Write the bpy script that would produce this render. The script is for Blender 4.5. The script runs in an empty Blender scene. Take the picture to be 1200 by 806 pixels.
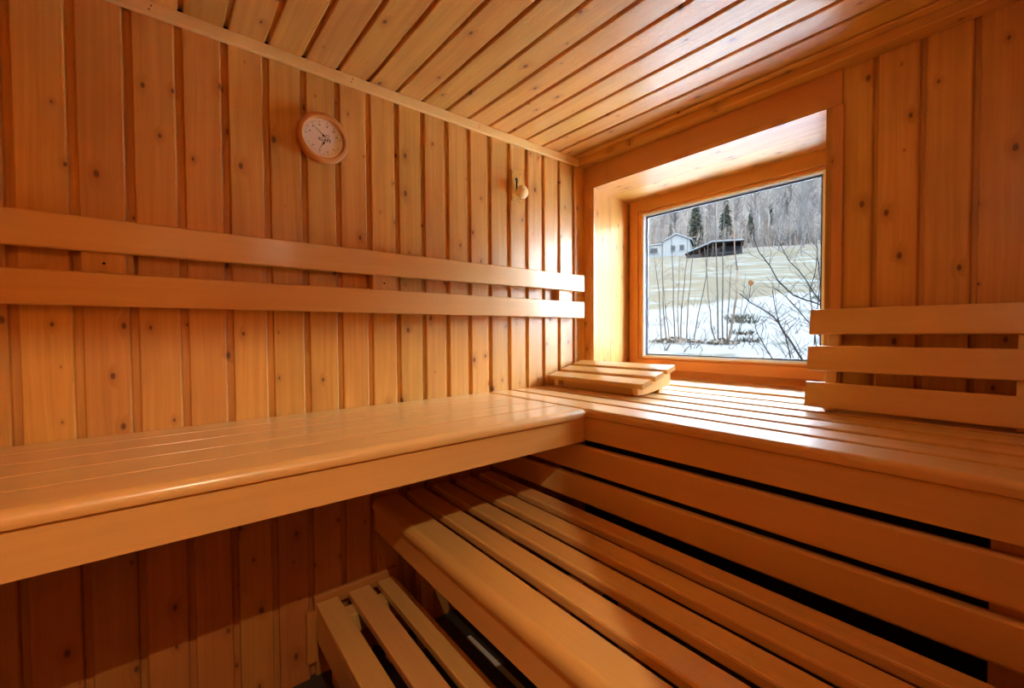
import bpy, math, random
from mathutils import Matrix, Vector

# ------------------------------------------------------------------ camera, world, light, exposure
SC = bpy.context.scene
COL = SC.collection
CAM_LOC = Vector((1.55, -1.788, 1.17))
F_PX, YAW, PITCH, ROLL = 506.93, math.radians(50.577), math.radians(1.488), math.radians(-0.3486)
cam_d = bpy.data.cameras.new('camera')
cam_d.sensor_fit = 'HORIZONTAL'; cam_d.sensor_width = 36.0; cam_d.lens = 36.0 * F_PX / 1200.0
cam_d.clip_start = 0.02; cam_d.clip_end = 2000
cam = bpy.data.objects.new('camera', cam_d); COL.objects.link(cam)
fw = Vector((-math.sin(YAW) * math.cos(PITCH), math.cos(YAW) * math.cos(PITCH), -math.sin(PITCH)))
r0 = Vector((math.cos(YAW), math.sin(YAW), 0)); u0 = r0.cross(fw)
rt = math.cos(ROLL) * r0 + math.sin(ROLL) * u0; up = -math.sin(ROLL) * r0 + math.cos(ROLL) * u0
cam.matrix_world = Matrix.Translation(CAM_LOC) @ Matrix((rt, up, -fw)).transposed().to_4x4()
SC.camera = cam

SKY_STRENGTH = 31.0
world = bpy.data.worlds.new('overcast_sky'); SC.world = world; world.use_nodes = True
bg = world.node_tree.nodes['Background']
bg.inputs[0].default_value = (0.74, 0.86, 1.0, 1); bg.inputs[1].default_value = SKY_STRENGTH

# guides sky sampling through the window, emits nothing of its own
pl = bpy.data.lights.new('window_portal', 'AREA'); pl.shape = 'RECTANGLE'; pl.size = 0.95; pl.size_y = 0.9
pl.cycles.is_portal = True
po = bpy.data.objects.new('window_portal', pl); COL.objects.link(po)
po.location = (0.51, 0.56, 1.44); po.rotation_euler = (math.radians(-90), 0, 0)

LAMP_POS = Vector((1.90, -1.667, 2.003)); LAMP_WATT = 20.0; LAMP_COL = (1.0, 0.80, 0.54)

vs = SC.view_settings
vs.view_transform = 'Standard'; vs.look = 'None'; vs.gamma = 1.0; vs.use_curve_mapping = False
vs.exposure = 1.33
SC.cycles.max_bounces = 10; SC.cycles.diffuse_bounces = 6; SC.cycles.glossy_bounces = 4
SC.cycles.transparent_max_bounces = 12; SC.cycles.caustics_reflective = False; SC.cycles.caustics_refractive = False
SC.cycles.sample_clamp_indirect = 6.0

# ------------------------------------------------------------------ materials
class NT:
    def __init__(s, name):
        s.m = bpy.data.materials.new(name); s.m.use_nodes = True
        s.t = s.m.node_tree; s.n = s.t.nodes; s.bsdf = s.n['Principled BSDF']
    def node(s, typ, **kw):
        n = s.n.new(typ)
        for k, v in kw.items():
            if k.startswith('i_'):
                key = k[2:]; key = int(key) if key.isdigit() else key.replace('_', ' ')
                if isinstance(v, bpy.types.NodeSocket): s.t.links.new(v, n.inputs[key])
                else: n.inputs[key].default_value = v
            else: setattr(n, k, v)
        return n
    def math(s, op, a, b=0.0, c=None, clamp=False):
        n = s.node('ShaderNodeMath', operation=op, use_clamp=clamp, i_0=a, i_1=b)
        if c is not None:
            if isinstance(c, bpy.types.NodeSocket): s.t.links.new(c, n.inputs[2])
            else: n.inputs[2].default_value = c
        return n.outputs[0]
    def mix(s, fac, a, b, blend='MIX'):
        n = s.n.new('ShaderNodeMix'); n.data_type = 'RGBA'; n.blend_type = blend
        for idx, v in ((0, fac), (6, a), (7, b)):
            if isinstance(v, bpy.types.NodeSocket): s.t.links.new(v, n.inputs[idx])
            elif idx: n.inputs[idx].default_value = (*v, 1)
            else: n.inputs[idx].default_value = v
        return n.outputs[2]
    def ramp(s, fac, lo, hi, interp='LINEAR'):
        n = s.n.new('ShaderNodeMapRange'); n.interpolation_type = interp; n.clamp = True
        s.t.links.new(fac, n.inputs[0]); n.inputs[1].default_value = lo; n.inputs[2].default_value = hi
        return n.outputs[0]
    def set(s, key, v):
        if isinstance(v, bpy.types.NodeSocket): s.t.links.new(v, s.bsdf.inputs[key])
        else: s.bsdf.inputs[key].default_value = v

def plain(name, col, rough=0.6, metal=0.0, noise=0.0, scale=40.0):
    t = NT(name); t.set('Roughness', rough); t.set('Metallic', metal)
    if rough >= 0.8: t.set('Specular IOR Level', 0.0)
    if noise:
        co = t.node('ShaderNodeTexCoord').outputs['Object']
        nz = t.node('ShaderNodeTexNoise', i_Vector=co, i_Scale=scale, i_Detail=3.0).outputs[0]
        t.set('Base Color', t.mix(t.math('MULTIPLY', nz, noise), col, tuple(c * 0.45 for c in col)))
    else: t.set('Base Color', (*col, 1))
    return t.m

def wood(name, light, dark, knots=0.0, rough=0.38, coat=0.0, grain=70.0, contrast=0.5, bump=0.05, var=0.16, spec=0.5, blot=0.0, crackle=0.0, crough=0.27):
    """planed wood; local X is the length of the piece, so the grain follows each board"""
    t = NT(name)
    co = t.node('ShaderNodeTexCoord').outputs['Object']
    rnd = t.node('ShaderNodeObjectInfo').outputs['Random']
    off = t.node('ShaderNodeCombineXYZ', i_0=t.math('MULTIPLY', rnd, 37.0), i_1=t.math('MULTIPLY', rnd, 91.0), i_2=t.math('MULTIPLY', rnd, 53.0)).outputs[0]
    p = t.node('ShaderNodeVectorMath', operation='ADD', i_0=co, i_1=off).outputs[0]
    sep = t.node('ShaderNodeSeparateXYZ', i_0=p)
    # slow wander of the fibres
    wob = t.node('ShaderNodeTexNoise', i_Vector=t.node('ShaderNodeMapping', i_Vector=p, i_Scale=(1.6, 7.0, 7.0)).outputs[0], i_Scale=1.0, i_Detail=2.0).outputs[0]
    y2 = t.math('ADD', sep.outputs[1], t.math('MULTIPLY', wob, 0.035))
    knot = None
    if knots:
        kv = t.node('ShaderNodeCombineXYZ', i_0=t.math('MULTIPLY', sep.outputs[0], 7.5), i_1=t.math('MULTIPLY', sep.outputs[1], 13.0), i_2=0.0).outputs[0]
        vo = t.node('ShaderNodeTexVoronoi', voronoi_dimensions='2D', i_Vector=kv, i_Scale=1.0, i_Randomness=0.9)
        d = vo.outputs['Distance']
        cr = t.node('ShaderNodeSeparateColor', i_0=vo.outputs['Color'])
        size = t.ramp(cr.outputs[0], 1.0 - knots, 1.25)            # most cells hold no knot
        rad = t.math('MULTIPLY', size, 0.15)
        q = t.math('DIVIDE', d, t.math('MAXIMUM', rad, 0.001))
        knot = t.math('SUBTRACT', 1.0, t.ramp(q, 0.45, 1.15, 'SMOOTHSTEP'))
        halo = t.math('SUBTRACT', 1.0, t.ramp(q, 0.8, 4.0, 'SMOOTHSTEP'))
        y2 = t.math('ADD', y2, t.math('MULTIPLY', halo, 0.02))
    gv = t.node('ShaderNodeCombineXYZ', i_0=t.math('MULTIPLY', sep.outputs[0], 1.3), i_1=t.math('MULTIPLY', y2, grain), i_2=t.math('MULTIPLY', sep.outputs[2], 18.0)).outputs[0]
    g = t.node('ShaderNodeTexNoise', i_Vector=gv, i_Scale=1.0, i_Detail=4.0, i_Roughness=0.62).outputs[0]
    g = t.ramp(g, 0.34, 0.72)
    fine = t.node('ShaderNodeTexNoise', i_Vector=t.node('ShaderNodeMapping', i_Vector=p, i_Scale=(9.0, 420.0, 160.0)).outputs[0], i_Scale=1.0, i_Detail=2.0).outputs[0]
    f = t.math('ADD', t.math('MULTIPLY', g, contrast), t.math('MULTIPLY', t.ramp(fine, 0.3, 0.75), 0.22 * contrast + 0.04))
    c = t.mix(f, light, dark)
    if blot:
        bz = t.node('ShaderNodeTexNoise', i_Vector=t.node('ShaderNodeMapping', i_Vector=p, i_Scale=(3.0, 8.0, 8.0)).outputs[0], i_Scale=1.0, i_Detail=3.0).outputs[0]
        c = t.mix(t.math('MULTIPLY', t.ramp(bz, 0.45, 0.75), blot), c, tuple(x * 0.72 for x in dark))
    if knot is not None:
        c = t.mix(t.math('MULTIPLY', halo, 0.38), c, (dark[0] * 0.78, dark[1] * 0.62, dark[2] * 0.5))
        c = t.mix(t.math('MULTIPLY', knot, 0.88), c, (0.11, 0.032, 0.009))
    # each board its own tone
    rv = t.math('FRACT', t.math('MULTIPLY', rnd, 17.31))
    val = t.math('ADD', t.math('MULTIPLY', rv, var), 1.0 - var * 0.6)
    hsv = t.node('ShaderNodeHueSaturation', i_Color=c, i_Value=val, i_Hue=t.math('ADD', 0.494, t.math('MULTIPLY', rnd, 0.012)))
    t.set('Base Color', hsv.outputs[0]); t.set('Roughness', t.math('ADD', rough, t.math('MULTIPLY', g, 0.08)))
    t.set('Specular IOR Level', spec); t.set('Coat Weight', coat); t.set('Coat Roughness', crough)
    if bump:
        h = t.math('MULTIPLY', f, -1.0)
        if crackle:
            ck = t.node('ShaderNodeTexNoise', i_Vector=p, i_Scale=70.0, i_Detail=3.0, i_Distortion=1.2).outputs[0]
            h = t.math('ADD', h, t.math('MULTIPLY', ck, crackle))
        b = t.node('ShaderNodeBump', i_Strength=bump, i_Distance=0.004, i_Height=h)
        t.t.links.new(b.outputs[0], t.bsdf.inputs['Normal'])
    return t.m

M = {}
PL, PD = (0.71, 0.36, 0.080), (0.47, 0.195, 0.033)
M['pine'] = wood('knotty_pine', PL, PD, knots=0.62, rough=0.38, coat=0.2, contrast=0.6, blot=0.35)
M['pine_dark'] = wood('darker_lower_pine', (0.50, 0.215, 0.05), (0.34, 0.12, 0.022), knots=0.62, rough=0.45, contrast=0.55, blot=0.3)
M['pine_ceil'] = wood('lacquered_pine', PL, PD, knots=0.5, rough=0.42, coat=0.4, contrast=0.5, blot=0.25, bump=0.16, crackle=2.2)
M['pine_red'] = wood('window_pine', (0.64, 0.275, 0.075), (0.46, 0.165, 0.04), knots=0.35, rough=0.42, coat=0.1, contrast=0.35)
M['pine_frame'] = wood('oiled_window_wood', (0.64, 0.26, 0.065), (0.52, 0.19, 0.045), knots=0.0, rough=0.45, contrast=0.25)
M['pine_pale'] = wood('pale_trim_pine', (0.84, 0.53, 0.20), (0.68, 0.38, 0.12), rough=0.45, contrast=0.3)
M['slat'] = wood('smooth_bench_wood', (0.70, 0.395, 0.125), (0.57, 0.285, 0.075), rough=0.36, coat=0.55, crough=0.2, contrast=0.36, grain=46, bump=0.03, var=0.08)
M['bearer'] = wood('bench_frame_wood', (0.60, 0.28, 0.09), (0.42, 0.17, 0.05), knots=0.2, rough=0.5, contrast=0.4)
M['dark'] = plain('dark_hole', (0.012, 0.008, 0.006), 0.8)
M['screw'] = plain('brown_nail_head', (0.05, 0.03, 0.02), 0.5)
M['floor'] = plain('dark_floor_tile', (0.045, 0.036, 0.03), 0.45, noise=0.6, scale=6)
M['steel'] = plain('brushed_metal', (0.62, 0.6, 0.58), 0.35, 1.0)
M['gasket'] = plain('pale_gasket', (0.78, 0.82, 0.88), 0.4)
M['strip'] = plain('grey_painted_metal', (0.62, 0.58, 0.52), 0.4)
M['spacer'] = plain('dark_glazing_spacer', (0.02, 0.025, 0.05), 0.35)
M['alu'] = plain('aluminium_edge', (0.75, 0.8, 0.88), 0.3, 0.6)
M['shell'] = plain('dark_backing', (0.03, 0.022, 0.016), 0.9)
M['dial'] = plain('cream_dial', (0.92, 0.90, 0.84), 0.4)
M['ink'] = plain('dark_ink', (0.05, 0.035, 0.025), 0.6)
M['ring'] = wood('turned_ring_wood', (0.62, 0.27, 0.06), (0.48, 0.18, 0.035), rough=0.3, coat=0.35, contrast=0.3)
M['knobw'] = wood('turned_knob_wood', (0.84, 0.55, 0.26), (0.7, 0.4, 0.16), rough=0.4, contrast=0.3)

def glass_mat():
    m = bpy.data.materials.new('window_glass'); m.use_nodes = True
    t = m.node_tree; t.nodes.clear()
    o = t.nodes.new('ShaderNodeOutputMaterial'); mx = t.nodes.new('ShaderNodeMixShader')
    tr = t.nodes.new('ShaderNodeBsdfTransparent'); tr.inputs[0].default_value = (0.95, 0.97, 0.97, 1)
    gl = t.nodes.new('ShaderNodeBsdfGlossy'); gl.inputs['Roughness'].default_value = 0.02
    fr = t.nodes.new('ShaderNodeFresnel'); fr.inputs[0].default_value = 1.25
    t.links.new(fr.outputs[0], mx.inputs[0]); t.links.new(tr.outputs[0], mx.inputs[1]); t.links.new(gl.outputs[0], mx.inputs[2])
    t.links.new(mx.outputs[0], o.inputs[0]); return m
M['glass'] = glass_mat()

# ------------------------------------------------------------------ helpers
MW = {}   # world matrices of parents, known without a depsgraph update
def link(name, data, mat=None, parent=None, mw=None):
    o = bpy.data.objects.new(name, data); COL.objects.link(o)
    mw = mw or Matrix.Identity(4); MW[o] = mw
    if parent is not None:
        o.parent = parent; o.matrix_basis = MW[parent].inverted() @ mw
    else: o.matrix_basis = mw
    if mat and data is not None:
        if not data.materials: data.materials.append(mat)
    return o
def tag(o, label=None, cat=None, group=None, kind=None):
    for k, v in (('label', label), ('category', cat), ('group', group), ('kind', kind)):
        if v: o[k] = v
    return o
def thing(name, loc, label, cat, group=None, rot=None):
    mw = Matrix.Translation(loc)
    if rot is not None: mw = mw @ rot
    return tag(link(name, None, mw=mw), label, cat, group)
def frame_m(origin, xa, ya):
    xa, ya = Vector(xa).normalized(), Vector(ya).normalized(); za = xa.cross(ya)
    return Matrix.Translation(origin) @ Matrix((xa, ya, za)).transposed().to_4x4()
def mesh(name, v, f, smooth=None):
    me = bpy.data.meshes.new(name); me.from_pydata([tuple(p) for p in v], [], f); me.update()
    if smooth is not None:
        me.polygons.foreach_set('use_smooth', [True] * len(me.polygons))
        me.set_sharp_from_angle(angle=math.radians(smooth))
    return me
def extrude(name, prof, L, smooth=35, x0=None):
    """prof: (y,z) outline, counter-clockwise seen from +x; extruded along local x, centred"""
    a = -L / 2 if x0 is None else x0
    n = len(prof)
    v = [(a, y, z) for y, z in prof] + [(a + L, y, z) for y, z in prof]
    f = [(i, (i + 1) % n, n + (i + 1) % n, n + i) for i in range(n)]
    f = [tuple(reversed(q)) for q in f]
    f.append(tuple(range(n - 1, -1, -1))[::1]); f.append(tuple(range(n, 2 * n)))
    me = mesh(name, v, f, smooth)
    import bmesh
    bm = bmesh.new(); bm.from_mesh(me); bmesh.ops.recalc_face_normals(bm, faces=bm.faces); bm.to_mesh(me); bm.free()
    if smooth is not None:
        me.set_sharp_from_angle(angle=math.radians(smooth))
        fl = []
        for p in me.polygons:
            vs_ = [me.vertices[i].co for i in p.vertices]
            fl.append(len(vs_) == 4 and min((vs_[i] - vs_[i - 1]).length for i in range(4)) < 0.0105)
        me.polygons.foreach_set('use_smooth', fl); me.update()
    return me
def rrect(y0, z0, y1, z1, r, seg=2):
    """rounded rectangle; r = (y0z0, y1z0, y1z1, y0z1)"""
    if not isinstance(r, tuple): r = (r,) * 4
    out = []
    for (cy, cz, sy, sz, a0), rr in zip(((y0, z0, 1, 1, 180), (y1, z0, -1, 1, 270), (y1, z1, -1, -1, 0), (y0, z1, 1, -1, 90)), r):
        ox, oz = cy + sy * rr, cz + sz * rr
        k = seg if rr < 0.008 else 5
        for i in range(k + 1):
            a = math.radians(a0 + 90 * i / k); out.append((ox + rr * math.cos(a), oz + rr * math.sin(a)))
    return out
_cache = {}
def cached(key, fn):
    if key not in _cache: _cache[key] = fn()
    return _cache[key]
def plank(name, x0, x1, y0, y1, z0, z1, axis, mat, parent, r=0.004, up_=None, local=False):
    """a planed piece of wood given by its box; axis = its length direction"""
    c = Vector(((x0 + x1) / 2, (y0 + y1) / 2, (z0 + z1) / 2)); d = {'x': x1 - x0, 'y': y1 - y0, 'z': z1 - z0}
    xa, ya = {'x': ((1, 0, 0), (0, 1, 0)), 'y': ((0, 1, 0), (0, 0, 1)), 'z': ((0, 0, 1), (1, 0, 0))}[axis]
    wa, ta = {'x': ('y', 'z'), 'y': ('z', 'x'), 'z': ('x', 'y')}[axis]
    L, w, t = d[axis], d[wa], d[ta]
    rk = r if isinstance(r, tuple) else round(r, 4)
    me = cached(('plank', round(L, 4), round(w, 4), round(t, 4), rk, mat.name), lambda: extrude(name, rrect(-w / 2, -t / 2, w / 2, t / 2, r), L))
    mw = frame_m(c, xa, ya)
    if local: mw = MW[parent] @ mw
    return link(name, me, mat, parent, mw)
def box(name, x0, x1, y0, y1, z0, z1, mat, parent=None, local=False):
    v = [(x, y, z) for x in (x0, x1) for y in (y0, y1) for z in (z0, z1)]
    f = [(0, 1, 3, 2), (4, 6, 7, 5), (0, 4, 5, 1), (2, 3, 7, 6), (0, 2, 6, 4), (1, 5, 7, 3)]
    mw = MW[parent] if (local and parent) else None
    return link(name, mesh(name, v, f), mat, parent, mw)
def boxes(name, L, mat, parent=None):
    v, f = [], []
    for (x0, x1, y0, y1, z0, z1) in L:
        b = len(v); v += [(x, y, z) for x in (x0, x1) for y in (y0, y1) for z in (z0, z1)]
        f += [tuple(b + i for i in q) for q in ((0, 1, 3, 2), (4, 6, 7, 5), (0, 4, 5, 1), (2, 3, 7, 6), (0, 2, 6, 4), (1, 5, 7, 3))]
    return link(name, mesh(name, v, f), mat, parent)
def poly_prism(name, pts, h, mat, parent, mw, smooth=None):
    n = len(pts); v = [(x, y, 0) for x, y in pts] + [(x, y, h) for x, y in pts]
    f = [(i, (i + 1) % n, n + (i + 1) % n, n + i) for i in range(n)] + [tuple(range(n - 1, -1, -1)), tuple(range(n, 2 * n))]
    return link(name, mesh(name, v, f, smooth), mat, parent, mw)
def lathe(name, prof, mat, parent, mw, seg=40, smooth=40, closed=False):
    """prof: (radius, height along local z)"""
    v, f = [], []; n = len(prof)
    for k in range(seg):
        a = 2 * math.pi * k / seg
        v += [(r * math.cos(a), r * math.sin(a), z) for r, z in prof]
    rng = n if closed else n - 1
    for k in range(seg):
        b, c = k * n, ((k + 1) % seg) * n
        for i in range(rng): j = (i + 1) % n; f.append((b + i, c + i, c + j, b + j))
    return link(name, mesh(name, v, f, smooth), mat, parent, mw)

# tongue-and-groove board: face width w, recessed tongue beside it
def tg_profile(pitch, gap, t=0.016, c=0.0045, depth=0.0148):
    w = pitch - gap
    return [(0, -t), (pitch, -t), (pitch, -depth), (w + 0.0005, -depth), (w, -c * 1.5), (w - c * 0.5, -c * 0.45), (w - c * 1.3, 0), (c * 0.7, 0), (c * 0.2, -c * 0.25), (0, -c * 0.7)]
def tg_board(name, L, pitch, gap, origin, xa, ya, mat, parent, depth=0.0148):
    me = cached(('tg', round(L, 3), round(pitch, 4), gap, mat.name), lambda: extrude(name, tg_profile(pitch, gap, depth=depth), L, smooth=22))
    return link(name, me, mat, parent, frame_m(origin, xa, ya))

# ------------------------------------------------------------------ room shell
ZC = 2.07                      # ceiling
YF, XN = -2.65, 2.55           # front wall, far end of the entrance niche
XR, YJ = 1.70, -1.513          # right wall and the corner where the niche opens
floor = tag(box('floor', -0.05, XN + 0.05, YF - 0.05, 0.05, -0.1, 0.0, M['floor']), kind='structure')
wall_left = tag(box('wall_left', -0.22, -0.016, YF - 0.2, 0.02, -0.1, 2.3, M['shell']), kind='structure')
wall_back = tag(boxes('wall_back', [(-0.8, -0.09, 0.022, 0.50, -0.1, 2.6), (1.13, 2.9, 0.016, 0.50, -0.1, 2.6),
                                     (-0.09, 1.13, 0.016, 0.50, -0.1, 0.86), (-0.09, 1.13, 0.022, 0.50, 2.0, 2.6)], M['shell']), kind='structure')
ceiling = tag(box('ceiling', -0.22, XN + 0.2, YF - 0.2, 0.022, ZC + 0.016, 2.3, M['shell']), kind='structure')
wall_right = tag(box('wall_right', XR + 0.016, XR + 0.05, YJ + 0.0, 0.016, 0.0, ZC + 0.016, M['shell']), kind='structure')
wall_front = tag(box('wall_front', -0.05, XN + 0.1, YF - 0.2, YF - 0.016, -0.1, ZC + 0.016, M['shell']), kind='structure')
wall_niche = tag(boxes('wall_niche', [(XN + 0.016, XN + 0.2, YF - 0.2, 0.016, -0.1, ZC + 0.016), (XR + 0.05, XN + 0.016, YJ + 0.016, YJ + 0.1, 0.0, ZC + 0.016)], M['shell']), kind='structure')

sky_cutoff = tag(box('sky_cutoff_slab', -3.0, 4.0, 0.50, 1.95, 2.38, 2.5, M['shell']), kind='structure')  # added unseen overhang, cuts steep sky light on the window bench
lamp_cutoff = tag(box('lamp_cutoff_header', XR, XR + 0.004, YF, YJ - 0.016, 1.915, ZC, M['shell']), kind='structure')  # unseen header added to keep the niche lamp off the upper left wall
plank('board', XR - 0.016, XR, YF, YJ, 1.915, ZC, 'y', M['pine_red'], lamp_cutoff, 0.003)
# left wall boards
PITCH_L, GAP_L = 0.1087, 0.0165
k = 0
y = -0.101 + GAP_L
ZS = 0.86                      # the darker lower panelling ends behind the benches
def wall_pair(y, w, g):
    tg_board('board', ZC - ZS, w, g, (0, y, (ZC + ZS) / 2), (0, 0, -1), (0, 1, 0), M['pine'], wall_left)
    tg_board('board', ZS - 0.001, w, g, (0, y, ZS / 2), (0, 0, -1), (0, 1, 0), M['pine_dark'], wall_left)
wall_pair(y, 0.0845, 0.0005)
while y - PITCH_L > YF - 0.02:
    y -= PITCH_L
    wall_pair(y, PITCH_L, GAP_L)
# right part of the back wall
PITCH_B, GAP_B = 0.1106, 0.0125
x = 1.093 - 0.0 + 0.0125
while x < XR:
    w = min(PITCH_B, XR + 0.01 - x)
    tg_board('board', ZC - 0.80, w, GAP_B if w == PITCH_B else 0.0005, (x, 0, ZC / 2 + 0.40), (0, 0, -1), (1, 0, 0), M['pine'], wall_back)
    x += PITCH_B
# ceiling boards run along x
PITCH_C, GAP_C = 0.1072, 0.011
y = -0.211 + PITCH_C
tg_board('board', XN, y * -1 + 0.0, 0.0005, (XN / 2, y, ZC), (-1, 0, 0), (0, 1, 0), M['pine_ceil'], ceiling)
while y - PITCH_C > YF - 0.05:
    y -= PITCH_C
    tg_board('board', XN, PITCH_C, GAP_C, (XN / 2, y, ZC), (-1, 0, 0), (0, 1, 0), M['pine_ceil'], ceiling)
# right wall, front wall and niche boards
y = YJ
while y < -0.01:
    w = min(PITCH_B, -y)
    tg_board('board', ZC, w, GAP_B if w == PITCH_B else 0.0005, (XR, y + w, ZC / 2), (0, 0, -1), (0, -1, 0), M['pine'], wall_right)
    y += PITCH_B
box('end_board', XR, XR + 0.05, YJ - 0.016, YJ, 0.0, ZC, M['pine_red'], wall_right)
x = 0.0
while x < XN - 0.01:
    w = min(PITCH_B, XN - x)
    tg_board('board', ZC, w, GAP_B if w == PITCH_B else 0.0005, (x + w, YF, ZC / 2), (0, 0, -1), (-1, 0, 0), M['pine'], wall_front)
    x += PITCH_B
y = YF
while y < YJ - 0.01:
    w = min(PITCH_B, YJ - y)
    tg_board('board', ZC, w, GAP_B if w == PITCH_B else 0.0005, (XN, y + w, ZC / 2), (0, 0, -1), (0, -1, 0), M['pine'], wall_niche)
    y += PITCH_B
x = XR + 0.05
while x < XN - 0.01:
    w = min(PITCH_B, XN - x)
    tg_board('board', ZC, w, GAP_B if w == PITCH_B else 0.0005, (x, YJ, ZC / 2), (0, 0, -1), (1, 0, 0), M['pine'], wall_niche)
    x += PITCH_B

# ceiling trims with nail heads
trim_1 = tag(plank('trim_1', 0.0, 0.017, YF, -0.071, 2.034, ZC, 'y', M['pine_pale'], None, r=0.003), kind='structure')
for yy in (-0.16, -0.70, -1.24, -1.78):
    for dz in (0.0, -0.011):
        lathe('nail_head', [(0.0, 0.0006), (0.0022, 0.0006), (0.0022, 0)], M['screw'], trim_1, frame_m((0.017, yy + dz * 0.4, 2.057 + dz), (0, 1, 0), (0, 0, 1)), seg=10)
trim_2 = tag(plank('trim_2', 0.0, XR, -0.070, 0.0, 2.04, ZC, 'x', M['pine'], None, r=0.003), kind='structure')

# ------------------------------------------------------------------ window
win = tag(link('window_1', None, mw=Matrix.Translation((0.5, 0.2, 0.9))), kind='structure')
def wp(name, x0, x1, y0, y1, z0, z1, axis, mat, r=0.003): return plank(name, x0, x1, y0, y1, z0, z1, axis, mat, win, r)
CW = M['pine_red']
wp('casing_board', 0.0, 0.066, -0.012, 0.010, 0.908, 1.9215, 'z', CW)
wp('casing_board', 0.0, 1.124, -0.012, 0.010, 1.922, 2.04, 'x', CW)
wp('casing_board', 1.081, 1.129, -0.012, 0.0, 0.908, 1.9215, 'z', CW)
def slab(name, P, mat):           # a reveal board through 4 face corners with thickness behind
    v = [Vector(p) for p in P]; n = (v[1] - v[0]).cross(v[3] - v[0]).normalized()
    L = (v[1] - v[0]).length
    mw = frame_m((v[0] + v[1] + v[2] + v[3]) / 4, v[1] - v[0], (v[3] - v[0]) - (v[3] - v[0]).project(v[1] - v[0]))
    inv = mw.inverted(); a = [inv @ p for p in v]; b = [p - Vector((0, 0, 0.018)) for p in a]
    f = [(0, 1, 2, 3), (7, 6, 5, 4), (0, 4, 5, 1), (1, 5, 6, 2), (2, 6, 7, 3), (3, 7, 4, 0)]
    return link(name, mesh(name, a + b, f), mat, win, mw)
# left reveal in two boards, splayed outwards; head likewise
RX = lambda yy: 0.0665 - 0.112 * (yy + 0.012) / 0.462
RZ = lambda yy: 1.9215 + 0.024 * (yy + 0.012) / 0.462
for a, b in ((-0.012, 0.196), (0.198, 0.485)):
    slab('reveal_board', [(RX(a), a, 0.905), (RX(a), a, RZ(a)), (RX(b), b, RZ(b)), (RX(b), b, 0.905)][::-1], M['pine'])
    slab('reveal_board', [(RX(a), a, RZ(a)), (1.0805, a, RZ(a)), (1.0805, b, RZ(b)), (RX(b), b, RZ(b))][::-1], M['pine'])
    slab('reveal_board', [(1.0805, a, 0.905), (1.0805, a, RZ(a)), (1.0805, b, RZ(b)), (1.0805, b, 0.905)], M['pine'])
wp('sill_board', 0.005, 1.08, 0.150, 0.47, 0.89, 0.915, 'x', M['slat'])
FM = M['pine_frame']
# fixed outer frame (set back) and the sash in front of it
boxes('outer_frame', [(-0.06, -0.005, 0.485, 0.52, 0.9, 1.98), (1.03, 1.09, 0.485, 0.52, 0.9, 1.98), (-0.06, 1.09, 0.485, 0.52, 1.93, 1.98), (-0.06, 1.09, 0.475, 0.52, 0.9, 0.97)], FM, win)
wp('sash_stile', -0.031, 0.026, 0.436, 0.50, 0.952, 1.954, 'z', FM, 0.004)
wp('sash_stile', 0.985, 1.05, 0.436, 0.50, 0.952, 1.954, 'z', FM, 0.004)
wp('sash_rail', 0.026, 0.985, 0.436, 0.50, 1.880, 1.954, 'x', FM, 0.004)
wp('sash_rail', 0.026, 0.985, 0.436, 0.50, 0.952, 1.008, 'x', FM, 0.004)
wp('glazing_bead', 0.026, 0.046, 0.450, 0.50, 1.008, 1.880, 'z', FM, 0.004)
wp('glazing_bead', 0.958, 0.985, 0.450, 0.50, 1.008, 1.880, 'z', FM, 0.004)
wp('glazing_bead', 0.046, 0.958, 0.450, 0.50, 1.867, 1.880, 'x', FM, 0.004)
wp('glazing_bead', 0.046, 0.958, 0.450, 0.50, 1.008, 1.019, 'x', FM, 0.004)
def ring(name, x0, x1, z0, z1, w, y0, y1, mat):
    return boxes(name, [(x0, x0 + w, y0, y1, z0, z1), (x1 - w, x1, y0, y1, z0, z1), (x0 + w, x1 - w, y0, y1, z1 - w, z1), (x0 + w, x1 - w, y0, y1, z0, z0 + w)], mat, win)
ring('gasket', 0.046, 0.958, 1.019, 1.867, 0.011, 0.456, 0.464, M['gasket'])
ring('glazing_edge', 0.054, 0.950, 1.027, 1.859, 0.007, 0.470, 0.476, M['alu'])
ring('spacer', 0.060, 0.944, 1.033, 1.853, 0.008, 0.478, 0.490, M['spacer'])
box('pane', 0.05, 0.954, 0.466, 0.4665, 1.023, 1.863, M['glass'], win)
box('pane', 0.05, 0.954, 0.492, 0.4925, 1.023, 1.863, M['glass'], win)

# ------------------------------------------------------------------ benches
SL = M['slat']
ZB = 0.907
def lip(w, t, R=0.017):       # front slat with a big rounded nose on -y side / top
    return None
bench_a = thing('upper_bench', (0.28, -1.65, 0), 'long upper sauna bench of five slats along the left wall', 'bench')
ya, yb = -2.64, -0.664
for x0, x1 in ((0.004, 0.1045), (0.1085, 0.2165), (0.2205, 0.3315), (0.3355, 0.4465)):
    plank('slat', x0, x1, ya, yb, ZB - 0.027, ZB, 'y', SL, bench_a, 0.0006)
# nose slat: local y = world z, local z = world x for axis 'y'; round the top-front corner (y1z1)
plank('front_slat', 0.4505, 0.576, ya, yb, ZB - 0.028, ZB, 'y', SL, bench_a, (0.0006, 0.003, 0.020, 0.0006))
plank('fascia', 0.545, 0.568, ya, yb, 0.797, ZB - 0.0295, 'y', SL, bench_a, 0.0006)
for yy in (-2.45, -1.55, -0.80):
    plank('bearer', 0.01, 0.545, yy, yy + 0.05, 0.80, ZB - 0.028, 'x', M['bearer'], bench_a, 0.002)
plank('wall_ledger', 0.0005, 0.03, ya, yb - 0.2, 0.81, 0.878, 'y', M['bearer'], bench_a, 0.002) if False else None

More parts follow.
